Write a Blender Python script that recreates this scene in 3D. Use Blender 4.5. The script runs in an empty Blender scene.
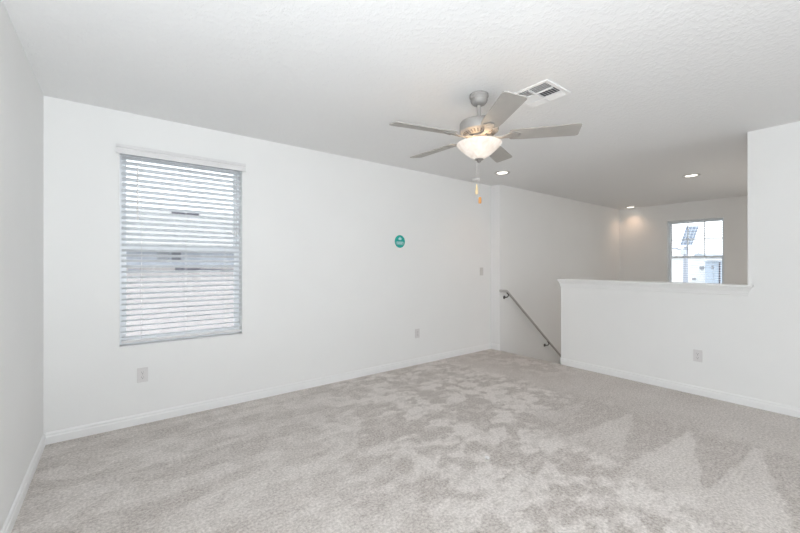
import bpy, bmesh, math, random
from mathutils import Vector, Matrix, noise

S = bpy.context.scene
COL = S.collection
PI = math.pi
R = math.radians

# ------------------------------------------------------------------ camera
F_PX, YAW, CAM_Z = 368.9, 0.655, 1.2585
cam_d = bpy.data.cameras.new('camera')
cam_d.sensor_fit = 'HORIZONTAL'
cam_d.sensor_width = 36.0
cam_d.lens = F_PX / 800.0 * 36.0
cam_d.shift_y = -1.8 / 800.0
cam_d.clip_start = 0.02
cam_d.clip_end = 300
cam = bpy.data.objects.new('camera', cam_d)
COL.objects.link(cam)
cam.location = (0, 0, CAM_Z)
cam.rotation_euler = (PI / 2, 0, -YAW)
S.camera = cam

# ------------------------------------------------------------------ world, lights, exposure
S.view_settings.view_transform = 'Standard'
S.view_settings.look = 'None'
S.view_settings.gamma = 1.0
S.view_settings.use_curve_mapping = False
S.view_settings.exposure = 0.11
S.cycles.use_denoising = True
S.cycles.max_bounces = 14
S.cycles.diffuse_bounces = 10
S.cycles.transparent_max_bounces = 16
S.cycles.sample_clamp_indirect = 8.0

world = bpy.data.worlds.new('sky')
S.world = world
world.use_nodes = True
wn = world.node_tree
wn.nodes.clear()
w_out = wn.nodes.new('ShaderNodeOutputWorld')
w_bg = wn.nodes.new('ShaderNodeBackground')
w_bg.inputs['Color'].default_value = (0.93, 0.965, 1.0, 1)
w_bg.inputs['Strength'].default_value = 2.6
wn.links.new(w_bg.outputs[0], w_out.inputs[0])


def area_light(name, loc, aim, sx, sy, power, color, spread=180):
    d = bpy.data.lights.new(name, 'AREA')
    d.shape = 'RECTANGLE'
    d.size, d.size_y = sx, sy
    d.energy = power
    d.color = color
    d.spread = R(spread)
    o = bpy.data.objects.new(name, d)
    COL.objects.link(o)
    o.location = loc
    o.rotation_euler = (Vector(aim) - Vector(loc)).to_track_quat('-Z', 'Y').to_euler()
    return o


# unseen fill lights, added before the covered openings behind the photographer
area_light('back_fill', (0.62, -3.92, 1.45), (0.9, 4.0, 1.5), 2.0, 1.9, 13, (0.93, 0.97, 1.0))
area_light('back_fill_second', (3.0, -3.92, 1.45), (2.7, 4.0, 1.5), 2.4, 1.9, 26, (0.90, 0.955, 1.0))
# the photographer's flash, turned up at the ceiling
area_light('bounce_flash', (-0.16, -0.50, 1.05), (-0.24, -0.20, 2.4), 0.35, 0.35, 76, (0.895, 0.95, 1.0))
spill_d = bpy.data.lights.new('flash_spill', 'POINT')
spill_d.energy = 30
spill_d.color = (0.90, 0.955, 1.0)
spill_d.shadow_soft_size = 0.16
spill = bpy.data.objects.new('flash_spill', spill_d)
COL.objects.link(spill)
spill.location = (-0.12, -0.45, 1.45)
# unseen fill light added behind the full height wall to brighten the stairwell
area_light('stairwell_fill', (6.6, 0.25, 1.1), (6.6, 3.4, 1.1), 2.6, 1.6, 14, (1.0, 0.925, 0.85))

# ------------------------------------------------------------------ room numbers
XL, YW, XP, XF, YJ, H = -0.405, 3.5596, 4.4583, 8.5446, 3.4039, 2.44
YB = -4.00          # back wall
YP = 2.460         # free end of the half wall
YQ = 0.7205         # where the half wall meets the full wall
ZL = -2.75          # lower storey floor
PT = 0.115          # half wall thickness
W1 = (0.018, 0.912, 0.617, 2.160)
W2 = (1.692, 2.543, 0.617, 2.103)
WT = 0.16


# ------------------------------------------------------------------ materials
def nt(name):
    m = bpy.data.materials.new(name)
    m.use_nodes = True
    t = m.node_tree
    b = t.nodes['Principled BSDF']
    return m, t, b


def N(t, kind, **kw):
    n = t.nodes.new(kind)
    for k, v in kw.items():
        setattr(n, k, v)
    return n


def rgba(c):
    return (c[0], c[1], c[2], 1)


def plain(name, col, rough=0.5, metal=0.0, spec=0.5, var=0.03, scale=30, bump=0.0, bscale=200, emit=None, estr=0):
    """a principled material with slight procedural variation of tone and surface"""
    m, t, b = nt(name)
    tc = N(t, 'ShaderNodeTexCoord')
    nz = N(t, 'ShaderNodeTexNoise')
    nz.inputs['Scale'].default_value = scale
    nz.inputs['Detail'].default_value = 3
    t.links.new(tc.outputs['Object'], nz.inputs['Vector'])
    cr = N(t, 'ShaderNodeValToRGB')
    cr.color_ramp.elements[0].color = rgba([c * (1 - var) for c in col])
    cr.color_ramp.elements[1].color = rgba([min(1, c * (1 + var)) for c in col])
    cr.color_ramp.elements[0].position = 0.3
    cr.color_ramp.elements[1].position = 0.7
    t.links.new(nz.outputs['Fac'], cr.inputs['Fac'])
    t.links.new(cr.outputs['Color'], b.inputs['Base Color'])
    b.inputs['Roughness'].default_value = rough
    b.inputs['Metallic'].default_value = metal
    b.inputs['Specular IOR Level'].default_value = spec
    if bump:
        n2 = N(t, 'ShaderNodeTexNoise')
        n2.inputs['Scale'].default_value = bscale
        n2.inputs['Detail'].default_value = 4
        t.links.new(tc.outputs['Object'], n2.inputs['Vector'])
        bp = N(t, 'ShaderNodeBump')
        bp.inputs['Strength'].default_value = bump
        bp.inputs['Distance'].default_value = 0.004
        t.links.new(n2.outputs['Fac'], bp.inputs['Height'])
        t.links.new(bp.outputs['Normal'], b.inputs['Normal'])
    if emit:
        b.inputs['Emission Color'].default_value = rgba(emit)
        b.inputs['Emission Strength'].default_value = estr
    return m


M = {}
M['wall'] = plain('painted_drywall', (0.83, 0.832, 0.825), 0.75, spec=0.25, var=0.006, scale=3, bump=0.08, bscale=90)
M['trim'] = plain('white_trim_paint', (0.84, 0.842, 0.84), 0.38, spec=0.45, var=0.006, scale=5)
M['plate'] = plain('white_plastic_plate', (0.70, 0.685, 0.68), 0.35, var=0.01)
M['switch'] = plain('grey_white_switch_plastic', (0.60, 0.585, 0.57), 0.4, var=0.01)
M['slot'] = plain('dark_slot', (0.16, 0.15, 0.15), 0.6)
M['nickel'] = plain('brushed_nickel', (0.40, 0.385, 0.37), 0.60, metal=0.45, var=0.04, scale=60)
M['nickel_dark'] = plain('dark_nickel', (0.36, 0.34, 0.325), 0.35, metal=0.8, var=0.04, scale=60)
M['blade'] = plain('silver_grey_blade', (0.385, 0.365, 0.34), 0.45, var=0.05, scale=12)
M['rail'] = plain('satin_metal_rail', (0.50, 0.485, 0.47), 0.45, metal=0.15, var=0.03)
M['bracket'] = plain('dark_bracket_metal', (0.14, 0.135, 0.13), 0.4, metal=0.6)
M['vinyl'] = plain('white_vinyl_window', (0.88, 0.90, 0.92), 0.35, var=0.01)
M['blind'] = plain('white_faux_wood_blind', (0.88, 0.888, 0.895), 0.42, var=0.008, scale=20)
M['valance'] = plain('white_valance_board', (0.735, 0.73, 0.73), 0.42, var=0.008, scale=20)
M['blind'].node_tree.nodes['Principled BSDF'].inputs['Transmission Weight'].default_value = 0.0
_t = M['blind'].node_tree
_mx = _t.nodes.new('ShaderNodeMixShader')
_tl = _t.nodes.new('ShaderNodeBsdfTranslucent')
_tl.inputs['Color'].default_value = (0.92, 0.935, 0.95, 1)
_mx.inputs[0].default_value = 0.68
_t.links.new(_t.nodes['Principled BSDF'].outputs[0], _mx.inputs[1])
_t.links.new(_tl.outputs[0], _mx.inputs[2])
_t.links.new(_mx.outputs[0], _t.nodes['Material Output'].inputs[0])
M['cord'] = plain('white_cord', (0.78, 0.77, 0.76), 0.7)
M['vent'] = plain('white_vent_metal', (0.85, 0.85, 0.85), 0.4, var=0.01)
M['duct'] = plain('duct_dark', (0.10, 0.10, 0.11), 0.8)
M['chain'] = plain('bead_chain', (0.66, 0.64, 0.61), 0.35, metal=0.5)
M['pull_cream'] = plain('cream_wood_pull', (0.74, 0.58, 0.34), 0.45, var=0.08)
M['pull_orange'] = plain('orange_wood_pull', (0.56, 0.25, 0.07), 0.45, var=0.1)
M['detector'] = plain('detector_plastic', (0.74, 0.73, 0.71), 0.45)
M['lens'] = plain('lit_diffuser', (0.95, 0.93, 0.9), 0.5, emit=(1.0, 0.93, 0.82), estr=2.6)
M['canring'] = plain('downlight_trim', (0.62, 0.61, 0.60), 0.5)
M['teal'] = plain('teal_vinyl', (0.0, 0.37, 0.31), 0.45, var=0.04, scale=40)
M['teal_light'] = plain('light_teal_print', (0.20, 0.48, 0.46), 0.5, var=0.06, scale=60)
M['pale_print'] = plain('pale_print', (0.48, 0.72, 0.76), 0.5, var=0.04)
M['house_wall'] = plain('cream_stucco', (0.48, 0.45, 0.432), 0.9, var=0.03, scale=2)
M['house_shaded'] = plain('eave_shaded_wall', (0.37, 0.39, 0.45), 0.8, var=0.04, scale=2)  # upper wall, blue shade under the eave put into the colour
M['house_roof'] = plain('pale_shingle_roof', (0.39, 0.382, 0.376), 0.85, var=0.04, scale=6)
M['house_low_roof'] = plain('pink_beige_tile_roof', (0.385, 0.352, 0.345), 0.85, var=0.06, scale=5)
M['dark_line'] = plain('dark_exterior', (0.075, 0.07, 0.09), 0.6)
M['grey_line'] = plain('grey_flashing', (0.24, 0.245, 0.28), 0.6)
M['dark_glass'] = plain('dark_house_glass', (0.09, 0.095, 0.12), 0.2)
M['shutter'] = plain('grey_shutter', (0.24, 0.25, 0.28), 0.6)
M['white_house'] = plain('white_house_wall', (0.70, 0.70, 0.71), 0.85, var=0.02, scale=2)
M['blue_house'] = plain('slate_blue_house_wall', (0.37, 0.43, 0.52), 0.8, var=0.03, scale=2)
M['blue_roof'] = plain('blue_grey_roof', (0.40, 0.44, 0.50), 0.8, var=0.04, scale=3)
M['pole'] = plain('galvanised_pole', (0.33, 0.355, 0.42), 0.5, metal=0.2)
M['battery'] = plain('grey_battery_box', (0.52, 0.55, 0.62), 0.5)
M['ground'] = plain('pale_lawn_and_paving', (0.62, 0.62, 0.58), 0.95, var=0.15, scale=0.4)
M['low_floor'] = plain('lower_floor_tile', (0.50, 0.48, 0.45), 0.6, var=0.03, scale=3)


def mat_ceiling():
    m, t, b = nt('knockdown_ceiling')
    b.inputs['Base Color'].default_value = (0.815, 0.818, 0.818, 1)
    b.inputs['Roughness'].default_value = 0.85
    b.inputs['Specular IOR Level'].default_value = 0.15
    tc = N(t, 'ShaderNodeTexCoord')
    nz = N(t, 'ShaderNodeTexNoise')
    nz.inputs['Scale'].default_value = 40
    nz.inputs['Detail'].default_value = 3
    nz.inputs['Roughness'].default_value = 0.55
    cr = N(t, 'ShaderNodeValToRGB')
    cr.color_ramp.elements[0].position = 0.46
    cr.color_ramp.elements[1].position = 0.60
    t.links.new(tc.outputs['Object'], nz.inputs['Vector'])
    t.links.new(nz.outputs['Fac'], cr.inputs['Fac'])
    bp = N(t, 'ShaderNodeBump')
    bp.inputs['Strength'].default_value = 0.34
    bp.inputs['Distance'].default_value = 0.004
    t.links.new(cr.outputs['Color'], bp.inputs['Height'])
    t.links.new(bp.outputs['Normal'], b.inputs['Normal'])
    return m


def mat_carpet():
    """cut pile: the 'nap' attribute is which way the pile lies (vacuum strokes, footprints)"""
    m, t, b = nt('grey_cut_pile_carpet')
    tc = N(t, 'ShaderNodeTexCoord')
    at = N(t, 'ShaderNodeAttribute', attribute_name='nap')
    nz = N(t, 'ShaderNodeTexNoise')
    nz.inputs['Scale'].default_value = 70
    nz.inputs['Detail'].default_value = 3.0
    nz.inputs['Roughness'].default_value = 0.75
    n2 = N(t, 'ShaderNodeTexNoise')
    n2.inputs['Scale'].default_value = 24
    n2.inputs['Detail'].default_value = 5
    n2.inputs['Roughness'].default_value = 0.7
    for n in (nz, n2):
        t.links.new(tc.outputs['Object'], n.inputs['Vector'])
    # tuft speckle, stronger where the pile stands up
    cr = N(t, 'ShaderNodeValToRGB')
    cr.color_ramp.elements[0].position = 0.34
    cr.color_ramp.elements[0].color = (0.305, 0.268, 0.243, 1)
    cr.color_ramp.elements[1].position = 0.67
    cr.color_ramp.elements[1].color = (0.62, 0.572, 0.532, 1)
    cr2 = N(t, 'ShaderNodeValToRGB')
    cr2.color_ramp.elements[0].position = 0.34
    cr2.color_ramp.elements[0].color = (0.525, 0.484, 0.450, 1)
    cr2.color_ramp.elements[1].position = 0.67
    cr2.color_ramp.elements[1].color = (0.80, 0.755, 0.718, 1)
    t.links.new(nz.outputs['Fac'], cr.inputs['Fac'])
    t.links.new(nz.outputs['Fac'], cr2.inputs['Fac'])
    ma = N(t, 'ShaderNodeMath', operation='MULTIPLY_ADD')
    ma.inputs[1].default_value = 0.9
    ma.inputs[2].default_value = -0.45
    t.links.new(n2.outputs['Fac'], ma.inputs[0])
    ad = N(t, 'ShaderNodeMath', operation='ADD', use_clamp=True)
    t.links.new(ma.outputs[0], ad.inputs[0])
    t.links.new(at.outputs['Fac'], ad.inputs[1])
    mx = N(t, 'ShaderNodeMix', data_type='RGBA')
    t.links.new(ad.outputs[0], mx.inputs['Factor'])
    t.links.new(cr.outputs['Color'], mx.inputs[6])
    t.links.new(cr2.outputs['Color'], mx.inputs[7])
    t.links.new(mx.outputs[2], b.inputs['Base Color'])
    b.inputs['Roughness'].default_value = 0.95
    b.inputs['Specular IOR Level'].default_value = 0.1
    b.inputs['Sheen Weight'].default_value = 0.15
    bp = N(t, 'ShaderNodeBump')
    bp.inputs['Strength'].default_value = 0.6
    bp.inputs['Distance'].default_value = 0.008
    t.links.new(nz.outputs['Fac'], bp.inputs['Height'])
    t.links.new(bp.outputs['Normal'], b.inputs['Normal'])
    return m


def mat_glass():
    m = bpy.data.materials.new('window_glass')
    m.use_nodes = True
    t = m.node_tree
    t.nodes.clear()
    o = N(t, 'ShaderNodeOutputMaterial')
    tr = N(t, 'ShaderNodeBsdfTransparent')
    tr.inputs['Color'].default_value = (0.965, 0.98, 0.985, 1)
    gl = N(t, 'ShaderNodeBsdfGlossy')
    gl.inputs['Roughness'].default_value = 0.03
    fr = N(t, 'ShaderNodeFresnel')
    fr.inputs['IOR'].default_value = 1.45
    mx = N(t, 'ShaderNodeMixShader')
    t.links.new(fr.outputs[0], mx.inputs[0])
    t.links.new(tr.outputs[0], mx.inputs[1])
    t.links.new(gl.outputs[0], mx.inputs[2])
    t.links.new(mx.outputs[0], o.inputs[0])
    return m


def mat_bowl():
    m, t, b = nt('lit_alabaster_glass')
    tc = N(t, 'ShaderNodeTexCoord')
    nz = N(t, 'ShaderNodeTexNoise')
    nz.inputs['Scale'].default_value = 14
    nz.inputs['Detail'].default_value = 5
    nz.inputs['Distortion'].default_value = 1.2
    t.links.new(tc.outputs['Object'], nz.inputs['Vector'])
    cr = N(t, 'ShaderNodeValToRGB')
    cr.color_ramp.elements[0].position = 0.35
    cr.color_ramp.elements[0].color = (0.62, 0.54, 0.47, 1)
    cr.color_ramp.elements[1].position = 0.62
    cr.color_ramp.elements[1].color = (0.74, 0.68, 0.62, 1)
    t.links.new(nz.outputs['Fac'], cr.inputs['Fac'])
    t.links.new(cr.outputs['Color'], b.inputs['Base Color'])
    t.links.new(cr.outputs['Color'], b.inputs['Emission Color'])
    b.inputs['Emission Strength'].default_value = 0.44
    b.inputs['Roughness'].default_value = 0.25
    return m


def mat_solar():
    m, t, b = nt('solar_cells')
    tc = N(t, 'ShaderNodeTexCoord')
    br = N(t, 'ShaderNodeTexBrick')
    br.offset = 0
    br.inputs['Color1'].default_value = (0.20, 0.25, 0.36, 1)
    br.inputs['Color2'].default_value = (0.23, 0.28, 0.40, 1)
    br.inputs['Mortar'].default_value = (0.62, 0.68, 0.78, 1)
    br.inputs['Scale'].default_value = 1
    br.inputs['Brick Width'].default_value = 0.17
    br.inputs['Row Height'].default_value = 0.17
    br.inputs['Mortar Size'].default_value = 0.014
    t.links.new(tc.outputs['Object'], br.inputs['Vector'])
    t.links.new(br.outputs['Color'], b.inputs['Base Color'])
    b.inputs['Roughness'].default_value = 0.3
    return m


M['ceiling'] = mat_ceiling()
M['carpet'] = mat_carpet()
M['glass'] = mat_glass()
M['bowl'] = mat_bowl()
M['solar'] = mat_solar()


# ------------------------------------------------------------------ mesh helpers
def add_box(bm, lo, hi, mtx=None):
    vs = []
    for z in (lo[2], hi[2]):
        for x, y in ((lo[0], lo[1]), (hi[0], lo[1]), (hi[0], hi[1]), (lo[0], hi[1])):
            v = Vector((x, y, z))
            vs.append(bm.verts.new(mtx @ v if mtx else v))
    for f in ((3, 2, 1, 0), (4, 5, 6, 7), (0, 1, 5, 4), (1, 2, 6, 5), (2, 3, 7, 6), (3, 0, 4, 7)):
        bm.faces.new([vs[i] for i in f])
    return vs


def box(lo, hi, mtx=None):
    bm = bmesh.new()
    add_box(bm, lo, hi, mtx)
    return bm


def add_lathe(bm, prof, seg=40, center=(0, 0, 0), caps=True):
    c = Vector(center)
    rings = []
    for r, z in prof:
        if r < 1e-6:
            rings.append([bm.verts.new(c + Vector((0, 0, z)))])
        else:
            rings.append([bm.verts.new(c + Vector((r * math.cos(2 * PI * i / seg), r * math.sin(2 * PI * i / seg), z))) for i in range(seg)])
    for a, b in zip(rings, rings[1:]):
        for i in range(seg):
            j = (i + 1) % seg
            if len(a) == 1 and len(b) == 1:
                continue
            if len(a) == 1:
                bm.faces.new((a[0], b[i], b[j]))
            elif len(b) == 1:
                bm.faces.new((a[i], a[j], b[0]))
            else:
                bm.faces.new((a[i], a[j], b[j], b[i]))
    if caps:
        for r in (rings[0], rings[-1]):
            if len(r) > 2:
                bm.faces.new(r)


def lathe(prof, seg=40, center=(0, 0, 0), caps=True):
    bm = bmesh.new()
    add_lathe(bm, prof, seg, center, caps)
    return bm


def add_tube(bm, pts, rad, seg=10):
    pts = [Vector(p) for p in pts]
    rings = []
    prev = None
    for i, p in enumerate(pts):
        d = (pts[min(i + 1, len(pts) - 1)] - pts[max(i - 1, 0)]).normalized()
        if prev is None:
            u = d.orthogonal().normalized()
        else:
            u = (prev - d * prev.dot(d)).normalized()
        prev = u
        w = d.cross(u)
        r = rad[i] if isinstance(rad, (list, tuple)) else rad
        rings.append([bm.verts.new(p + (u * math.cos(2 * PI * k / seg) + w * math.sin(2 * PI * k / seg)) * r) for k in range(seg)])
    for a, b in zip(rings, rings[1:]):
        for k in range(seg):
            j = (k + 1) % seg
            bm.faces.new((a[k], a[j], b[j], b[k]))
    bm.faces.new(list(reversed(rings[0])))
    bm.faces.new(rings[-1])


def tube(pts, rad, seg=10):
    bm = bmesh.new()
    add_tube(bm, pts, rad, seg)
    return bm


def add_prism(bm, poly, axis, a, b):
    """poly in the two other axes (in order), extruded along axis from a to b"""
    def mk(p, t):
        q = list(p)
        q.insert(axis, t)
        return bm.verts.new(q)
    A = [mk(p, a) for p in poly]
    B = [mk(p, b) for p in poly]
    n = len(poly)
    bm.faces.new(A)
    bm.faces.new(list(reversed(B)))
    for i in range(n):
        j = (i + 1) % n
        bm.faces.new((A[i], B[i], B[j], A[j]))


def prism(poly, axis, a, b):
    bm = bmesh.new()
    add_prism(bm, poly, axis, a, b)
    return bm


def obj(name, bm, mat, parent=None, smooth=None, bevel=0.0, bseg=2, loc=None):
    bmesh.ops.recalc_face_normals(bm, faces=bm.faces)
    me = bpy.data.meshes.new(name)
    bm.to_mesh(me)
    bm.free()
    me.materials.append(M[mat] if isinstance(mat, str) else mat)
    o = bpy.data.objects.new(name, me)
    COL.objects.link(o)
    if parent:
        o.parent = parent
    if loc:
        o.location = loc
    if bevel:
        b = o.modifiers.new('bevel', 'BEVEL')
        b.width = bevel
        b.segments = bseg
        b.limit_method = 'ANGLE'
        b.angle_limit = R(40)
    if smooth is not None:
        for p in me.polygons:
            p.use_smooth = True
        if smooth < 180:
            me.set_sharp_from_angle(angle=R(smooth))
    return o


def tag(o, label=None, cat=None, group=None, kind=None):
    if label:
        o['label'] = label
    if cat:
        o['category'] = cat
    if group:
        o['group'] = group
    if kind:
        o['kind'] = kind
    return o


def thing(name, label, cat, loc=(0, 0, 0), rot=(0, 0, 0), group=None):
    o = bpy.data.objects.new(name, None)
    o.empty_display_size = 0.05
    COL.objects.link(o)
    o.location = loc
    o.rotation_euler = rot
    return tag(o, label, cat, group)


def struct(name, bm, mat, label=None, cat=None, **kw):
    o = obj(name, bm, mat, **kw)
    return tag(o, label, cat, kind='structure')


def copy_tree(o, parent=None):
    c = o.copy()
    COL.objects.link(c)
    if parent:
        c.parent = parent
    for ch in list(o.children):
        copy_tree(ch, c)
    return c


# ------------------------------------------------------------------ the shell
def carpet_floor():
    step = 0.0155
    x0, x1, y0, y1 = XL, XP, -0.9, YW
    nx, ny = int((x1 - x0) / step), int((y1 - y0) / step)
    bm = bmesh.new()
    lay = bm.verts.layers.float.new('nap')
    # vacuum strokes beside the half wall: (apex x, apex y, spread to +y, spread to -y, length)
    teeth = [(3.42, 1.66, 0.10, 0.26, 0.6, 0.5), (3.47, 1.285, 0.10, 0.30, 0.8, 0.85),
             (3.43, 0.879, 0.085, 0.33, 1.0, 1.0), (3.46, 0.507, 0.09, 0.275, 1.2, 1.0), (3.50, 0.13, 0.09, 0.28, 1.3, 1.0)]

    def fb(x, y, sx, sy, oct_, seed):
        return noise.fractal(Vector((x * sx + seed, y * sy - seed * .7, seed)), 0.9, 2.1, oct_)

    def ss(a, b, t):
        t = max(0.0, min(1.0, (t - a) / (b - a)))
        return t * t * (3 - 2 * t)

    grid = []
    for i in range(nx + 1):
        x = x0 + (x1 - x0) * i / nx
        row = []
        for j in range(ny + 1):
            y = y0 + (y1 - y0) * j / ny
            # footprints and brushed patches
            wx = x + 0.035 * fb(x, y, 3.0, 3.0, 3, 40.0)
            wy = y + 0.035 * fb(x, y, 3.0, 3.0, 3, 51.0)
            p = fb(wx, wy, 2.6, 3.4, 4, 3.1)
            q = fb(wx, wy, 7.0, 9.0, 5, 11.7)
            r = fb(wx, wy, 13.0, 20.0, 4, 17.3)
            v = 0.50 + 0.36 * (2 * ss(-0.10, 0.10, p * 0.55 + q * 0.50) - 1) + 0.26 * (2 * ss(-0.14, 0.14, r + 0.4 * q) - 1)
            # long vacuum lanes along the window wall
            w = fb(wx, wy, 0.8, 4.2, 4, 23.0)
            lane = 0.20 + 0.36 * ss(-0.04, 0.05, w) + 0.18 * ss(-0.08, 0.08, q)
            left = min(0.80, ss(2.3, 0.6, x) * 0.8 + ss(2.5, 3.2, y) * 0.3)
            v = v * (1 - left) + lane * left
            # plain strip along the half wall
            k = ss(3.30, 3.62, x + 0.10 * p)
            v = v * (1 - k) + (0.34 + 0.14 * p + 0.10 * q) * k
            # triangular strokes
            if y < 2.3 and 2.2 < x < 3.62:
                inside = 0.0
                for ax, ay, up, dn, ln, wt in teeth:
                    d = ax - x
                    if -0.02 < d < ln + 0.3:
                        hi = ay + max(d, 0) * up + 0.012
                        lo = ay - max(d, 0) * dn - 0.012
                        e = min(hi - y, y - lo) + 0.016 * r + 0.012 * q
                        inside = max(inside, wt * ss(-0.014, 0.014, e) * (1 - ss(ln * .7, ln + .3, d)))
                dark = ss(2.35, 2.75, x) * ss(3.60, 3.42, x) * ss(2.0, 1.5, y) * 0.95
                low = -0.22 + 0.42 * ss(-0.02, 0.16, fb(wx, wy, 10.0, 30.0, 3, 61.0) + 0.4 * r)
                v = v * (1 - dark) + low * dark
                v = v * (1 - inside) + (0.66 + 0.12 * p + 0.10 * q) * inside
            # blotchy, darker nap at the head of the stairs
            t_ = ss(3.5, 4.1, x) * ss(1.9, 2.5, y)
            v = v * (1 - t_) + (0.26 + 0.5 * ss(-0.1, 0.2, q) - 0.25) * t_
            z = 0.0
            vert = bm.verts.new((x, y, z + 0.0012 * (v - 0.5)))
            vert[lay] = max(-0.3, min(1.0, v))
            row.append(vert)
        grid.append(row)
    for i in range(nx):
        for j in range(ny):
            bm.faces.new((grid[i][j], grid[i + 1][j], grid[i + 1][j + 1], grid[i][j + 1]))
    # slab and rounded nosing at the top of the stairs
    add_box(bm, (x0, y0, -0.25), (x1, y1, -0.006))
    add_box(bm, (x0, YB, -0.25), (x1, y0, 0.0))
    add_tube(bm, [(x1 + 0.004, YP - 0.02, -0.020), (x1 + 0.004, YJ, -0.020)], 0.019, 12)
    return struct('floor', bm, 'carpet', smooth=40)


carpet_floor()

# the ceiling over the room and the stairwell
struct('ceiling', box((XL - 0.2, YB - 0.2, H), (XF + WT, YW + WT, H + 0.15)), 'ceiling')
struct('wall_left', box((XL - 0.15, YB - 0.15, -0.25), (XL, YW + WT, H)), 'wall')


def holed_wall(axis, plane, thick, a0, a1, z0, z1, holes):
    """wall with rectangular holes; axis 1: spans x at y=plane.., axis 0: spans y at x=plane.."""
    bm = bmesh.new()
    cuts = sorted({a0, a1} | {h[0] for h in holes} | {h[1] for h in holes})
    for s, e in zip(cuts, cuts[1:]):
        spans = [(z0, z1)]
        for h in holes:
            if s >= h[0] - 1e-6 and e <= h[1] + 1e-6:
                spans = [(z0, h[2]), (h[3], z1)]
        for p, q in spans:
            if axis == 1:
                add_box(bm, (s, plane, p), (e, plane + thick, q))
            else:
                add_box(bm, (plane, s, p), (plane + thick, e, q))
    bmesh.ops.remove_doubles(bm, verts=bm.verts, dist=1e-5)
    return bm


struct('wall_front', holed_wall(1, YW, WT, XL, XP, -0.25, H, [W1]), 'wall')
# the stairwell wall stands 16 cm further into the room than the window wall
struct('wall_stairwell', box((XP, YJ, ZL), (XF + WT, YW + WT, H)), 'wall', bevel=0.004)
struct('wall_end', holed_wall(0, XF, WT, 0.2, YJ, ZL, H, [W2]), 'wall')
struct('wall_back', holed_wall(1, YB - 0.15, 0.15, XL, XP, -0.25, H, [(-0.23, 1.47, 0.8, 2.1), (2.25, 3.75, 0.8, 2.1)]), 'wall')
for k, (xa, xb) in enumerate(((-0.23, 1.47), (2.25, 3.75))):
    struct('window_%d' % (k + 3), box((xa, YB - 0.10, 0.8), (xb, YB - 0.06, 2.1)), 'valance')  # unseen panels added to keep sky glare off the near window's glass
# right side: full height wall near the camera, half wall beyond it
bm = bmesh.new()
add_box(bm, (XP, YB - 0.15, -0.25), (XP + PT, YQ, H))
add_box(bm, (XP, YQ, -0.25), (XP + PT, YP, 1.0))
bmesh.ops.remove_doubles(bm, verts=bm.verts, dist=1e-5)
struct('wall_right', bm, 'wall')
# enclosure of the stairwell out of sight behind the full height wall
struct('wall_stairwell_side', box((XP + PT, 0.1, ZL), (XF + WT, 0.2, H)), 'wall')
struct('wall_stairwell_lower', box((XP - 0.02, 0.1, ZL), (XP + PT - 0.002, YJ, -0.252)), 'wall')
struct('floor_lower', box((XP, 0.1, ZL - 0.1), (XF + WT, YJ, ZL)), 'low_floor')
struct('ground', box((-60, -30, -3.25), (120, 90, -3.15)), 'ground')

# carpeted stairs going down beside the stairwell wall
RISE, RUN = 0.1964, 0.2495
bm = bmesh.new()
poly = []
for i in range(14):
    poly += [(XP + 0.03 + i * RUN, -RISE * i - (0.25 if i == 0 else 0)), (XP + 0.03 + i * RUN, -RISE * (i + 1))]
poly[0] = (XP + 0.03, -0.05)
n_last = XP + 0.03 + 13 * RUN
poly += [(n_last, ZL + 0.0005), (XP + 0.12, ZL + 0.0005), (XP + 0.12, -0.26), (XP + 0.03, -0.26)]
poly2 = [poly[0]]
for i in range(14):
    poly2.append((XP + 0.03 + i * RUN, -RISE * (i + 1)))
    if i < 13:
        poly2.append((XP + 0.03 + (i + 1) * RUN, -RISE * (i + 1)))
poly2 += [(XP + 0.12, ZL + 0.0005), (XP + 0.12, -0.26), (XP + 0.03, -0.26)]
poly2 = [(a, -0.03 if k == 0 else max(b, ZL + 0.0005)) for k, (a, b) in enumerate(poly2)]
A = poly2
add_prism(bm, A, 1, YP - 0.02, YJ - 0.001)
struct('stairs', bm, 'carpet')


# baseboards
def base_profile(h=0.083, t=0.014):
    return [(0, 0), (t, 0), (t, h * 0.62), (t * 0.72, h * 0.70), (t * 0.72, h * 0.86), (t * 0.35, h * 0.97), (0, h)]


def baseboard(name, p, q, inward):
    """profile swept along p->q on the floor, inward = unit vector into the room"""
    bm = bmesh.new()
    p, q, n = Vector(p), Vector(q), Vector(inward)
    prof = base_profile()
    A = [bm.verts.new(p + n * (a - 0.002) + Vector((0, 0, b))) for a, b in prof]
    B = [bm.verts.new(q + n * (a - 0.002) + Vector((0, 0, b))) for a, b in prof]
    bm.faces.new(A)
    bm.faces.new(list(reversed(B)))
    for i in range(len(A)):
        j = (i + 1) % len(A)
        bm.faces.new((A[i], B[i], B[j], A[j]))
    return struct(name, bm, 'trim')


baseboard('baseboard_left', (XL, YB, 0), (XL, YW, 0), (1, 0, 0))
baseboard('baseboard_front', (XL + 0.012, YW, 0), (XP, YW, 0), (0, -1, 0))
baseboard('baseboard_jog', (XP, YW - 0.012, 0), (XP, YJ - 0.012, 0), (-1, 0, 0))
baseboard('baseboard_right', (XP, YB, 0), (XP, YP + 0.012, 0), (-1, 0, 0))
baseboard('baseboard_half_wall_end', (XP - 0.012, YP, 0), (XP + 0.03, YP, 0), (0, 1, 0))

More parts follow.
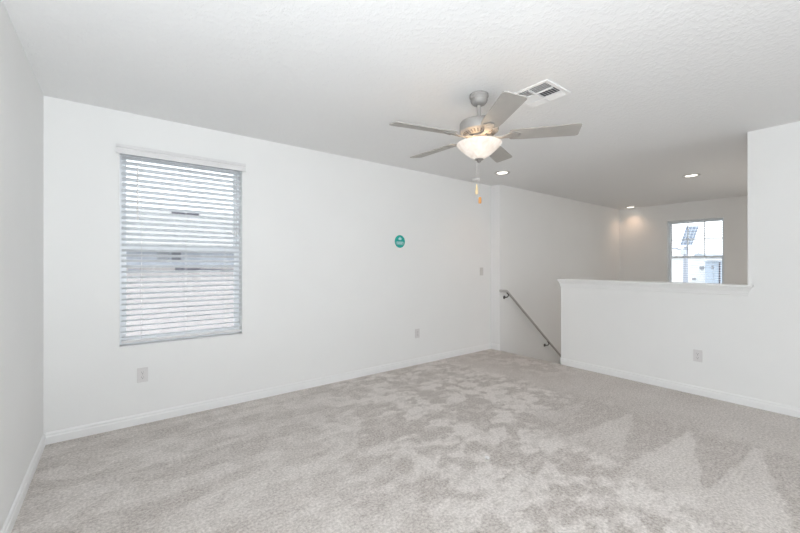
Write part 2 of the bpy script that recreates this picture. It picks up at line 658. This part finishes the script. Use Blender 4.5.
# the moulded cap of the half wall
cap_l, cap_r = XP, XP + PT
prof = [(-0.034, 1.078), (-0.034, 1.060), (-0.026, 1.056), (-0.022, 1.044), (-0.014, 1.030), (-0.011, 1.018), (-0.011, 1.006), (-0.007, 1.003), (-0.006, 0.984), (-0.001, 0.980)]
bm = bmesh.new()
ringx = []
for off, z in prof:
    a, b = cap_l + off, cap_r - off
    y0, y1 = YQ - 0.034 - 0.0, YP - off
    y0 = YQ + off * 1.25
    ringx.append([bm.verts.new(v) for v in ((a, y0, z), (b, y0, z), (b, y1, z), (a, y1, z))])
for r, s in zip(ringx, ringx[1:]):
    for i in range(4):
        j = (i + 1) % 4
        bm.faces.new((r[i], r[j], s[j], s[i]))
bm.faces.new(ringx[0])
bm.faces.new(list(reversed(ringx[-1])))
struct('trim_1', bm, 'trim', 'white moulded cap along the top of the half wall', 'trim')


# ------------------------------------------------------------------ windows
def window_unit(name, origin, rotz, w, h, muntins, meet):
    """single hung window in local coords: x across, z up, +y is outdoors; origin is the lower left of the opening on the room side"""
    root = bpy.data.objects.new(name, None)
    COL.objects.link(root)
    root.location = origin
    root.rotation_euler = (0, 0, rotz)
    tag(root, kind='structure')
    d0, d1 = 0.098, 0.158
    bm = bmesh.new()
    f = 0.022
    add_box(bm, (0.001, d0, 0.001), (f, d1, h - 0.001))
    add_box(bm, (w - f, d0, 0.001), (w - 0.001, d1, h - 0.001))
    add_box(bm, (f, d0, 0.001), (w - f, d1, f))
    add_box(bm, (f, d0, h - f), (w - f, d1, h - 0.001))
    obj('window_frame', bm, 'vinyl', root)
    s = 0.022

    def sash(nm, z0, z1, y0, y1, mv, mh, rail_t, rail_b):
        bm = bmesh.new()
        add_box(bm, (f, y0, z0), (f + s, y1, z1))
        add_box(bm, (w - f - s, y0, z0), (w - f, y1, z1))
        add_box(bm, (f + s, y0, z0), (w - f - s, y1, z0 + rail_b))
        add_box(bm, (f + s, y0, z1 - rail_t), (w - f - s, y1, z1))
        o = obj(nm, bm, 'vinyl', root)
        ym = (y0 + y1) / 2
        obj('glass_pane', box((f + s, ym - 0.002, z0 + rail_b), (w - f - s, ym + 0.002, z1 - rail_t)), 'glass', o)
        gw = w - 2 * (f + s)
        gh = z1 - rail_t - z0 - rail_b
        if mv or mh:
            bm = bmesh.new()
            for k in range(mv):
                xx = f + s + gw * (k + 1) / (mv + 1)
                add_box(bm, (xx - 0.008, ym - 0.007, z0 + rail_b), (xx + 0.008, ym + 0.007, z1 - rail_t))
            for k in range(mh):
                zz = z0 + rail_b + gh * (k + 1) / (mh + 1)
                add_box(bm, (f + s, ym - 0.006, zz - 0.008), (w - f - s, ym + 0.006, zz + 0.008))
            obj('muntin_grid', bm, 'vinyl', o)
        return o
    sash('upper_sash', meet - 0.018, h - f, 0.128, 0.150, muntins[0], muntins[1], 0.026, 0.038)
    sash('lower_sash', f, meet + 0.022, 0.103, 0.126, 0, 0, 0.040, 0.040)
    # the sill on the bottom of the recess
    obj('window_sill', box((0.001, 0.002, 0.0005), (w - 0.001, d0, 0.010)), 'trim', root, bevel=0.002)
    return root


window_unit('window_1', (W1[0], YW, W1[2]), 0, W1[1] - W1[0], W1[3] - W1[2], (0, 0), 1.385 - W1[2])
# in wall_end: local x runs along -y, local y along +x
window_unit('window_2', (XF, W2[1], W2[2]), -PI / 2, W2[1] - W2[0], W2[3] - W2[2], (2, 1), 1.405 - W2[2])


def blind(root, w, z_top, z_bot, yc, pitch, tilt, valance):
    """horizontal blind: local x across, z up, -y into the room"""
    random.seed(5)
    if valance:
        zv = z_top - 0.056
        prof = [(-0.052, zv), (-0.052, zv + 0.036), (-0.048, zv + 0.042), (-0.052, zv + 0.050), (-0.046, zv + 0.072), (-0.001, zv + 0.072), (-0.001, zv + 0.060), (-0.040, zv + 0.060), (-0.040, zv)]
        obj('valance', prism(prof, 0, -0.020, w + 0.018), 'valance', root)
        hz = z_top - 0.002
    else:
        hz = z_top - 0.004
    hh = 0.040 if valance else 0.024
    obj('head_rail', box((0.006, yc - 0.026, hz - hh), (w - 0.006, yc + 0.026, hz)), 'blind', root, bevel=0.003)
    bm = bmesh.new()
    z = hz - hh - pitch * 0.55
    k = 0
    wd = 0.050
    ct, st = math.cos(tilt), math.sin(tilt)
    zs = []
    while z > z_bot + 0.040:
        zs.append(z)
        z -= pitch
    for k, z in enumerate(zs):
        n = 5
        up, dn = [], []
        dz = random.uniform(-0.0012, 0.0012)
        for i in range(n):
            a = (i / (n - 1) - 0.5) * wd
            crown = 0.0022 * (1 - (2 * a / wd) ** 2)
            # inner edge (towards -y) sits high when tilt > 0
            for lst, off in ((up, 0.0017), (dn, -0.0017)):
                b = crown + off
                lst.append((yc + a * ct + b * st, z + dz - a * st + b * ct))
        add_prism(bm, up + dn[::-1], 0, 0.012, w - 0.012)
    obj('slats', bm, 'blind', root, smooth=50)
    obj('bottom_rail', box((0.011, yc - 0.026, z_bot), (w - 0.011, yc + 0.026, z_bot + 0.018)), 'valance', root, bevel=0.004)
    for xx in ((0.10 * w + 0.05, w * 0.5, w * 0.9 - 0.05) if valance else (0.15, w - 0.15)):
        bm = bmesh.new()
        for yy in (yc - 0.028, yc + 0.028):
            add_tube(bm, [(xx, yy, hz - 0.04), (xx, yy, z_bot + 0.01)], 0.0011, 5)
        obj('ladder_cord', bm, 'cord', root)
    return zs


b1 = thing('window_blind', 'white horizontal slat blind with a valance, hanging in the nearer window beside the left corner', 'blind', (W1[0], YW, 0), group='white slat blinds')
wb = W1[1] - W1[0]
blind(b1, wb, W1[3], 0.648, 0.030, 0.0425, R(20), True)
obj('tilt_wand', tube([(0.112, -0.004, 2.062), (0.112, -0.010, 2.03), (0.113, -0.010, 1.61)], [0.003, 0.0042, 0.0050], 8), 'cord', b1)
for q, (xx, zz) in enumerate(((wb - 0.085, 1.535), (wb - 0.065, 1.525), (wb - 0.048, 1.532))):
    o = obj('lift_cord', tube([(xx, -0.004, 2.06), (xx, -0.006, zz + 0.03)], 0.0013, 6), 'cord', b1)
    obj('tassel', lathe([(0, 0.034), (0.003, 0.033), (0.0045, 0.02), (0.0065, 0.006), (0.006, 0.0), (0, 0)], 12, (xx, -0.006, zz)), 'cord', o)

b2 = thing('window_blind', 'white slat blind with level open slats in the far window beyond the half wall', 'blind', (XF, W2[1], 0), (0, 0, -PI / 2), group='white slat blinds')
blind(b2, W2[1] - W2[0], W2[3], 0.648, 0.045, 0.0425, R(2), False)

# ------------------------------------------------------------------ ceiling fan
FC = Vector((1.992, 1.694, H))
BZ = 2.143 - H            # blade plane, local z
fan = thing('ceiling_fan', 'five-blade brushed nickel ceiling fan with a lit frosted bowl', 'ceiling fan', FC)
obj('canopy', lathe([(0.056, 0.0), (0.064, -0.005), (0.065, -0.022), (0.058, -0.029), (0.054, -0.036), (0.059, -0.041), (0.055, -0.056), (0.042, -0.072), (0.030, -0.078), (0.018, -0.079)], 40), 'nickel', fan, smooth=35)
o = obj('downrod', tube([(0, 0, -0.070), (0, 0, -0.196)], 0.0128, 16), 'nickel', fan, smooth=40)
bm = lathe([(0.024, -0.172), (0.026, -0.186), (0.032, -0.192), (0.105, -0.193), (0.126, -0.197), (0.132, -0.206), (0.132, -0.256), (0.129, -0.264), (0.118, -0.270), (0.075, -0.288), (0.058, -0.290), (0.0, -0.290)], 56)
mh = obj('motor_housing', bm, 'nickel', fan, smooth=35)
# ring of air slots on the sloping underside
bm = bmesh.new()
for k in range(30):
    a = 2 * PI * k / 30
    mt = Matrix.Rotation(a, 4, 'Z') @ Matrix.Translation((0.098, 0, -0.2795)) @ Matrix.Rotation(R(-22.7), 4, 'Y')
    add_box(bm, (-0.014, -0.0040, -0.002), (0.014, 0.0040, 0.003), mt)
obj('air_slots', bm, 'slot', mh)
obj('flywheel', lathe([(0.0, -0.288), (0.062, -0.288), (0.066, -0.293), (0.066, -0.304), (0.058, -0.308), (0.0, -0.308)], 40), 'nickel_dark', fan, smooth=35)


def blade_parts(parent, ang):
    rot = Matrix.Rotation(ang, 4, 'Z')
    pitch = Matrix.Rotation(R(-12), 4, 'X')       # counter-clockwise edge hangs lower
    base = rot @ Matrix.Translation((0, 0, BZ)) @ pitch
    # blade outline, local x outwards
    out = [(0.205, -0.048), (0.215, -0.056), (0.30, -0.062), (0.50, -0.066), (0.626, -0.069), (0.640, -0.065), (0.646, -0.054)]
    pts = out + [(x, -y) for x, y in reversed(out)]
    bm = bmesh.new()
    T = [bm.verts.new(base @ Vector((x, y, 0.003))) for x, y in pts]
    B = [bm.verts.new(base @ Vector((x, y, -0.003))) for x, y in pts]
    bm.faces.new(T)
    bm.faces.new(list(reversed(B)))
    for i in range(len(pts)):
        j = (i + 1) % len(pts)
        bm.faces.new((T[i], B[i], B[j], T[j]))
    bl = obj('blade', bm, 'blade', parent)
    # curved blade iron below the blade
    bm = bmesh.new()
    path = [(0.050, 0, -0.300), (0.085, 0, -0.303), (0.120, 0, -0.309), (0.150, 0, -0.311), (0.178, 0, -0.307), (0.205, 0, -0.3035)]
    wds = [0.019, 0.015, 0.011, 0.012, 0.020, 0.026]
    rows = []
    for (x, y, z), wd in zip(path, wds):
        r = []
        for s, dz in ((-1, -0.003), (1, -0.003), (1, 0.003), (-1, 0.003)):
            p = Vector((x, s * wd, 0))
            p = Matrix.Rotation(R(-12) * min(1, max(0, (x - .06) / .14)), 4, 'X') @ p
            r.append(bm.verts.new(rot @ (p + Vector((0, 0, z + dz)))))
        rows.append(r)
    for r, s in zip(rows, rows[1:]):
        for i in range(4):
            j = (i + 1) % 4
            bm.faces.new((r[i], r[j], s[j], s[i]))
    bm.faces.new(rows[0])
    bm.faces.new(list(reversed(rows[-1])))
    # three-lobed plate carrying the blade
    plate = []
    for k in range(36):
        a = 2 * PI * k / 36
        rr = 0.036 + 0.007 * math.cos(3 * a)
        plate.append((0.232 + rr * 1.05 * math.cos(a), rr * 1.05 * math.sin(a)))
    T = [bm.verts.new(base @ Vector((x, y, -0.0035))) for x, y in plate]
    B = [bm.verts.new(base @ Vector((x, y, -0.0085))) for x, y in plate]
    bm.faces.new(T)
    bm.faces.new(list(reversed(B)))
    for i in range(len(plate)):
        j = (i + 1) % len(plate)
        bm.faces.new((T[i], B[i], B[j], T[j]))
    ir = obj('blade_iron', bm, 'nickel', bl, smooth=40)
    for sx, sy in ((0.262, 0), (0.217, 0.026), (0.217, -0.026)):
        c = base @ Vector((sx, sy, -0.0085))
        obj('screw', lathe([(0.0, -0.0035), (0.004, -0.003), (0.006, 0.0), (0.0, 0.001)], 10, c), 'nickel_dark', bl, smooth=40)


for k in range(5):
    blade_parts(fan, R(165.29 - 72 * k))

obj('switch_housing', lathe([(0.0, -0.306), (0.038, -0.306), (0.043, -0.310), (0.043, -0.334), (0.050, -0.340), (0.050, -0.346), (0.0, -0.346)], 36), 'nickel', fan, smooth=35)
# glass bowl: outer and inner wall
outer = [(0.151, -0.343), (0.154, -0.346), (0.152, -0.352), (0.136, -0.370), (0.113, -0.392), (0.087, -0.415), (0.058, -0.436), (0.032, -0.448), (0.012, -0.452)]
inner = [(r - 0.004 if r > 0.02 else r, z + 0.004) for r, z in reversed(outer)]
inner[-1] = (0.148, -0.343)
bowl = obj('glass_bowl', lathe(outer + inner + [outer[0]], 56, caps=False), 'bowl', fan, smooth=50)
tag(bowl, 'lit frosted white glass bowl')
obj('finial', lathe([(0.0, -0.446), (0.030, -0.449), (0.031, -0.454), (0.022, -0.459), (0.013, -0.462), (0.014, -0.468), (0.009, -0.474), (0.0, -0.475)], 28), 'nickel_dark', fan, smooth=40)
# two pull chains hanging from the finial
rx, ry = math.cos(YAW), -math.sin(YAW)
for off, ztop, kind in ((-0.016, 1.816, 'pull_cream'), (0.006, 1.728, 'pull_orange')):
    cx, cy = off * rx, off * ry
    bm = bmesh.new()
    zt, zb = -0.462, ztop - H
    add_tube(bm, [(cx * 0.5, cy * 0.5, zt), (cx, cy, zt - 0.02), (cx, cy, zb)], 0.0011, 6)
    n = int((zt - 0.02 - zb) / 0.006)
    for i in range(n):
        zz = zt - 0.02 - i * 0.006
        add_lathe(bm, [(0, 0.0019), (0.0019, 0), (0, -0.0019)], 6, (cx, cy, zz))
    ch = obj('pull_chain', bm, 'chain', fan)
    if kind == 'pull_cream':
        pr = [(0, 0), (0.004, -0.001), (0.005, -0.012), (0.008, -0.030), (0.0105, -0.052), (0.0105, -0.064), (0.007, -0.070), (0, -0.071)]
    else:
        pr = [(0, 0), (0.006, -0.001), (0.0095, -0.006), (0.0105, -0.022), (0.0105, -0.038), (0.009, -0.045), (0, -0.046)]
    t = obj('pull_knob', lathe(pr, 18, (cx, cy, zb)), kind, ch, smooth=40)
    tag(t, 'cream wooden pull knob' if kind == 'pull_cream' else 'orange brown wooden pull knob')
# the lamp inside the bowl (open at the top)
ld = bpy.data.lights.new('fan_lamp', 'POINT')
ld.energy = 0.42
ld.color = (1.0, 0.72, 0.42)
ld.shadow_soft_size = 0.03
for k in range(3):
    lo = bpy.data.objects.new('fan_bulb_light', ld)
    COL.objects.link(lo)
    a = R(20 + 120 * k)
    lo.location = FC + Vector((0.075 * math.cos(a), 0.075 * math.sin(a), -0.388))

# ------------------------------------------------------------------ ceiling register
vc = Vector((2.320, 1.440, H))
vent = thing('ceiling_vent', 'square white metal air register in the ceiling behind the fan', 'vent', vc)
hw = 0.152
bm = bmesh.new()
prof_in = hw - 0.026
for lo, hi in (((-hw, -hw), (hw, -prof_in)), ((-hw, prof_in), (hw, hw)), ((-hw, -prof_in), (-prof_in, prof_in)), ((prof_in, -prof_in), (hw, prof_in))):
    add_box(bm, (lo[0], lo[1], -0.009), (hi[0], hi[1], -0.0005))
obj('frame', bm, 'vent', vent, bevel=0.002)
obj('backing', box((-prof_in, -prof_in, -0.0028), (prof_in, prof_in, -0.0008)), 'duct', vent)


def louvres(name, x0, x1, y0, y1, along, n, tilt, width):
    """bank of n bent louvres between x0..x1,y0..y1; along='x' or 'y' is the direction a louvre runs"""
    bm = bmesh.new()
    for i in range(n):
        t = (i + 0.5) / n
        if along == 'y':
            c = Vector((x0 + (x1 - x0) * t, (y0 + y1) / 2, -0.010))
            mt = Matrix.Translation(c) @ Matrix.Rotation(tilt, 4, 'Y')
            add_box(bm, (-width / 2, -(y1 - y0) / 2, -0.0007), (width / 2, (y1 - y0) / 2, 0.0007), mt)
        else:
            c = Vector(((x0 + x1) / 2, y0 + (y1 - y0) * t, -0.010))
            mt = Matrix.Translation(c) @ Matrix.Rotation(tilt, 4, 'X')
            add_box(bm, (-(x1 - x0) / 2, -width / 2, -0.0007), ((x1 - x0) / 2, width / 2, 0.0007), mt)
    # the two bars closing the bank
    return obj(name, bm, 'vent', vent)


q = prof_in
louvres('louvre_bank', -q, -q + 0.080, -q, -0.004, 'y', 4, R(-48), 0.016)
louvres('louvre_bank', -q, -q + 0.080, 0.004, q, 'y', 4, R(-48), 0.016)
louvres('louvre_bank', -q + 0.086, q - 0.066, -q, -0.004, 'x', 6, R(38), 0.013)
louvres('louvre_bank', -q + 0.086, q - 0.066, 0.004, q, 'x', 6, R(-32), 0.019)
louvres('louvre_bank', q - 0.060, q, -q, -0.004, 'y', 3, R(26), 0.023)
louvres('louvre_bank', q - 0.060, q, 0.004, q, 'y', 3, R(26), 0.023)
bm = bmesh.new()
add_box(bm, (-q, -0.004, -0.017), (q, 0.004, -0.002))
add_box(bm, (-q + 0.080, -q, -0.017), (-q + 0.086, q, -0.002))
add_box(bm, (q - 0.066, -q, -0.017), (q - 0.060, q, -0.002))
obj('divider', bm, 'vent', vent)


# ------------------------------------------------------------------ recessed lights and smoke detector
def downlight(loc, label):
    t = thing('recessed_light', label, 'ceiling light', loc, group='recessed ceiling lights')
    obj('trim_ring', lathe([(0.100, -0.0003), (0.100, -0.004), (0.094, -0.0075), (0.078, -0.0085), (0.066, -0.0035), (0.066, -0.0005)], 40), 'canring', t, smooth=30)
    obj('lens', lathe([(0.0, -0.0045), (0.0645, -0.0045), (0.0645, -0.0010), (0.0, -0.0010)], 40), 'lens', t)
    d = bpy.data.lights.new('recessed_lamp', 'SPOT')
    d.energy = 10
    d.color = (1.0, 0.66, 0.44)
    d.spot_size = R(125)
    d.spot_blend = 1.0
    d.shadow_soft_size = 0.06
    lo = bpy.data.objects.new('recessed_lamp', d)
    COL.objects.link(lo)
    lo.location = Vector(loc) + Vector((0, 0, -0.012))
    return t


downlight((3.925, 2.955, H), 'lit round recessed ceiling light above the top of the stairs')
downlight((6.03, 1.525, H), 'lit round recessed ceiling light above the gap over the half wall')
downlight((8.36, 3.12, H), 'small lit recessed light in the far corner beside the end wall')

sd = thing('smoke_detector', 'round white smoke detector on the ceiling close to the window wall', 'smoke detector', (3.93, 3.40, H))
obj('base', lathe([(0.058, -0.0003), (0.058, -0.010), (0.0, -0.010)], 36), 'detector', sd, smooth=35)
obj('cover', lathe([(0.054, -0.010), (0.055, -0.018), (0.050, -0.030), (0.040, -0.036), (0.0, -0.037)], 36), 'detector', sd, smooth=35)


# ------------------------------------------------------------------ outlets and switch
def wall_plate_mesh():
    return box((-0.036, -0.0055, -0.0575), (0.036, -0.0002, 0.0575))


def outlet(loc, rotz, label):
    t = thing('wall_outlet', label, 'outlet', loc, (0, 0, rotz), group='white wall outlets')
    obj('cover_plate', wall_plate_mesh(), 'plate', t, bevel=0.003)
    for s in (-1, 1):
        bm = bmesh.new()
        zc = s * 0.0195
        pts = []
        for k in range(28):
            a = 2 * PI * k / 28
            pts.append((max(-0.0165, min(0.0165, 0.020 * math.cos(a))), zc + 0.0145 * math.sin(a)))
        add_prism(bm, pts, 1, -0.0080, -0.005)
        rc = obj('receptacle', bm, 'plate', t)
        bm = bmesh.new()
        add_box(bm, (-0.0078, -0.0084, zc - 0.001), (-0.0056, -0.0078, zc + 0.008))
        add_box(bm, (0.0056, -0.0084, zc - 0.001), (0.0078, -0.0078, zc + 0.007))
        add_prism(bm, [(0.0028 * math.cos(2 * PI * k / 10), zc - 0.0075 + 0.0028 * math.sin(2 * PI * k / 10)) for k in range(10)], 1, -0.0084, -0.0078)
        obj('slots', bm, 'slot', rc)
    bm = prism([(0.003 * math.cos(2 * PI * k / 10), 0.003 * math.sin(2 * PI * k / 10)) for k in range(10)], 1, -0.0066, -0.005)
    obj('screw', bm, 'nickel', t)
    return t


outlet((0.163, YW, 0.387), 0, 'white wall outlet low on the wall below the near blind')
outlet((3.009, YW, 0.393), 0, 'white wall outlet low on the window wall to the right of the teal disc')
outlet((XP, 1.075, 0.379), -PI / 2, 'white wall outlet low on the half wall near its right end')

sw = thing('light_switch', 'small white light switch plate on the wall near the stairs', 'light switch', (4.238, YW, 1.160))
obj('cover_plate', wall_plate_mesh(), 'switch', sw, bevel=0.003)
bm = bmesh.new()
add_prism(bm, [(-0.0085, -0.030), (-0.0075, 0.0), (-0.0085 - 0.003, 0.030), (-0.005, 0.031), (-0.005, -0.031)], 0, -0.016, 0.016)
obj('rocker', bm, 'switch', sw)

# ------------------------------------------------------------------ teal disc on the wall
ws = thing('wall_sign', 'round teal sign with pale emblem stuck on the white wall', 'sign', (2.731, YW, 1.541), (0, 0, 0))
rad = 0.077


def disc(r, y0, y1, n=56):
    return prism([(r * math.cos(2 * PI * k / n), r * math.sin(2 * PI * k / n)) for k in range(n)], 1, y0, y1)


obj('disc', disc(rad, -0.004, -0.0003), 'teal', ws)
# lighter lower band following the rim, a pale house shape above, and fine pale strokes
pts = []
for k in range(41):
    a = PI + R(8) + (PI - 2 * R(8)) * k / 40
    pts.append((0.068 * math.cos(a), 0.068 * math.sin(a) + 0.004))
pts2 = [(x, max(z, -0.043)) for x, z in pts]
obj('band', prism(pts2, 1, -0.0046, -0.0038), 'teal_light', ws)
em = [(-0.022, 0.018), (-0.022, 0.034), (-0.028, 0.034), (0, 0.056), (0.028, 0.034), (0.022, 0.034), (0.022, 0.018)]
obj('emblem', prism(em, 1, -0.0048, -0.0038), 'pale_print', ws)
bm = bmesh.new()
for zc, xs in ((-0.008, (-0.044, -0.032, -0.020, -0.007, 0.006, 0.018, 0.030, 0.041)), (-0.026, (-0.034, -0.022, -0.010, 0.003, 0.016, 0.029))):
    for x in xs:
        add_box(bm, (x - 0.0042, -0.0052, zc - 0.006), (x + 0.0042, -0.0044, zc + 0.006))
obj('print_marks', bm, 'pale_print', ws)

# ------------------------------------------------------------------ handrail
hr = thing('handrail', 'grey metal handrail sloping down the stairwell wall beside the half wall', 'handrail', (4.52, YJ, 0.87))
ry_ = -0.075
slope = RISE / RUN
bm = bmesh.new()
p0 = Vector((0.02, ry_, 0.0))
pts = [(-0.055, -0.001, 0.006), (-0.055, ry_ + 0.018, 0.006), (-0.047, ry_ + 0.004, 0.006), (-0.030, ry_, 0.006), (-0.002, ry_, 0.004), (0.012, ry_, -0.002), (0.030, ry_, -0.014)]
L = 3.25
pts.append((0.03 + L, ry_, -0.014 - L * slope))
add_tube(bm, pts, 0.0170, 16)
obj('rail', bm, 'rail', hr, smooth=50)
for xx in (0.045, 1.13, 2.25, 3.15):
    zc = -0.014 - (xx - 0.03) * slope
    bm = bmesh.new()
    add_tube(bm, [(xx, ry_, zc - 0.012), (xx, ry_, zc - 0.040), (xx, ry_ + 0.012, zc - 0.058), (xx, ry_ + 0.035, zc - 0.068), (xx, -0.001, zc - 0.070)], 0.0075, 10)
    mt = Matrix.Translation((xx, -0.004, zc - 0.070)) @ Matrix.Rotation(PI / 2, 4, 'X')
    b2_ = bmesh.new()
    add_lathe(b2_, [(0.0, -0.0035), (0.026, -0.0035), (0.026, 0.001), (0.020, 0.004), (0.0, 0.005)], 20)
    me_t = bpy.data.meshes.new('t')
    b2_.transform(mt)
    b2_.to_mesh(me_t)
    b2_.free()
    bm.from_mesh(me_t)
    bpy.data.meshes.remove(me_t)
    add_box(bm, (xx - 0.030, ry_ - 0.010, zc - 0.0215), (xx + 0.030, ry_ + 0.010, zc - 0.0165), Matrix.Translation((xx, 0, zc)) @ Matrix.Rotation(math.atan(slope), 4, 'Y') @ Matrix.Translation((-xx, 0, -zc)))
    obj('bracket', bm, 'bracket', hr, smooth=40)

# ------------------------------------------------------------------ a bit of lint on the carpet
bm = bmesh.new()
random.seed(3)
for k in range(7):
    c = Vector((random.uniform(-.014, .014), random.uniform(-.010, .010), 0.006 + random.uniform(0, .006)))
    bmesh.ops.create_icosphere(bm, subdivisions=1, radius=random.uniform(.006, .010), matrix=Matrix.Translation(c))
tag(obj('lint_tuft', bm, 'cord', loc=(1.902, 1.552, 0.0), smooth=180), 'tiny white tuft of lint lying in the middle of the carpet', 'lint')

# ------------------------------------------------------------------ outdoors, seen through the near window
G = -3.15
nh = thing('neighbour_house', 'pale neighbouring house with grey shutters and a dark shade strip on its lower roof outside the near window', 'house', (1.2, 9.0, G))


def rel(v):
    return (v[0] - 1.2, v[1] - 9.0, v[2] - G)


obj('wall', box(rel((-3.2, 10.1, G)), rel((5.2, 16, 1.76))), 'house_shaded', nh)
# main roof rising away from the window
obj('roof', prism([(9.75 - 9.0, 1.73 - G), (12.9 - 9.0, 2.92 - G), (16.6 - 9.0, 1.73 - G), (16.6 - 9.0, 1.61 - G), (9.75 - 9.0, 1.61 - G)], 0, -3.4 - 1.2, 5.4 - 1.2), 'house_roof', nh)
obj('roof_vent', box(rel((1.26, 12.35, 2.62)), rel((1.95, 12.6, 2.795))), 'dark_line', nh, bevel=0.01)
wnd = obj('window', box(rel((1.03, 10.06, 1.33)), rel((1.20, 10.1, 1.56))), 'vinyl', nh)
obj('pane', box(rel((1.02, 10.04, 1.34)), rel((1.20, 10.07, 1.55))), 'dark_glass', wnd)
obj('shutter', box(rel((0.74, 10.05, 1.33)), rel((0.97, 10.1, 1.56))), 'shutter', nh)
# lower roof in front of the upper wall
obj('porch_roof', prism([(10.1 - 9.0, 1.22 - G), (10.1 - 9.0, 1.12 - G), (7.4 - 9.0, -0.62 - G), (7.4 - 9.0, -0.50 - G)], 0, -3.4 - 1.2, 5.4 - 1.2), 'house_low_roof', nh)
obj('porch_wall', box(rel((-3.2, 7.7, G)), rel((5.2, 10.1, -0.62))), 'house_wall', nh)
obj('gutter_shade', tube([rel((1.08, 9.93, 1.125)), rel((2.30, 9.93, 1.075))], 0.065, 10), 'dark_line', nh)  # dark tube added for the shade along the lower roof's edge
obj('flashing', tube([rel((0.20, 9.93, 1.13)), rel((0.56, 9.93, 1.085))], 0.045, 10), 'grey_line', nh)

# ------------------------------------------------------------------ outdoors, seen through the far window
sl = thing('solar_street_light', 'solar street light on a grey pole outside the far window', 'street light', (24.0, 6.31, G))
obj('pole', tube([(0, 0, 0), (0, 0, 5.35)], [0.13, 0.10], 14), 'pole', sl, smooth=40)
bx_ = obj('battery_box', box((-0.18, -0.06, 4.93), (0.18, 0.20, 5.20)), 'battery', sl, bevel=0.02)
obj('lamp_arm', tube([(0, 0, 5.15), (-0.1, 0.4, 5.28), (-0.25, 0.75, 5.30)], 0.04, 8), 'pole', sl)
pnl = obj('solar_panel', box((-0.29, -0.545, -0.02), (0.29, 0.545, 0.02)), 'solar', sl, bevel=0.006)
# tipped panel whose face points down the street, leaning over the pole head
c = Vector((0, -0.165, 2.79 - G))
ex = Vector((0.15, 0.93, -0.0)).normalized()
pnl.location = (0.0, -0.165, 2.79 - G)
axis_u = Vector((-0.37, -0.37, 0.93)).normalized()      # long axis
axis_v = Vector((0.45, -0.45, 0.0))
axis_v = (axis_v - axis_u * axis_v.dot(axis_u)).normalized()
axis_w = axis_v.cross(axis_u).normalized()
mm = Matrix((axis_v, axis_u, axis_v.cross(axis_u))).transposed()
pnl.rotation_euler = mm.to_euler()
obj('panel_arm', tube([(0, 0, 5.30), (0.05, -0.10, 5.50), (0.02, -0.15, 5.85)], 0.035, 8), 'pole', sl)

h1 = thing('street_house', 'white house with a low blue-grey roof, behind the solar street light', 'house', (46.0, 11.0, G), group='houses across the street')
obj('wall', box((0, -0.52, 0), (8, 5.0, 2.08 - G)), 'white_house', h1)
obj('roof', prism([(-0.62, 2.06 - G), (0.0, 2.44 - G), (0.62, 2.06 - G), (5.3, 2.08 - G), (5.3, 2.02 - G), (-0.62, 2.02 - G)], 0, -0.3, 8.3), 'blue_roof', h1)
for y0, y1, z0, z1 in ((-0.48, 0.0, 0.72, 1.16), (0.18, 0.6, -0.36, 0.0)):
    w_ = obj('window', box((-0.06, y0, z0 - G), (0.0, y1, z1 - G)), 'vinyl', h1)
    obj('pane', box((-0.08, y0 + 0.05, z0 + 0.05 - G), (-0.05, y1 - 0.05, z1 - 0.05 - G)), 'shutter', w_)
h2 = thing('street_house', 'slate blue house at the right of the far window view', 'house', (44.0, 9.55, G), group='houses across the street')
obj('wall', box((0, -0.48, 0), (8, 0.50, 1.55 - G)), 'blue_house', h2)
obj('roof', box((-0.2, -0.60, 1.55 - G), (8.2, 0.56, 1.66 - G)), 'blue_roof', h2)
obj('downpipe', tube([(-0.06, -0.56, 0.0), (-0.06, -0.56, 1.5 - G)], 0.06, 8), 'dark_line', h2)
obj('vent', box((-0.05, -0.10, 0.85 - G), (0.0, 0.03, 1.15 - G)), 'shutter', h2)
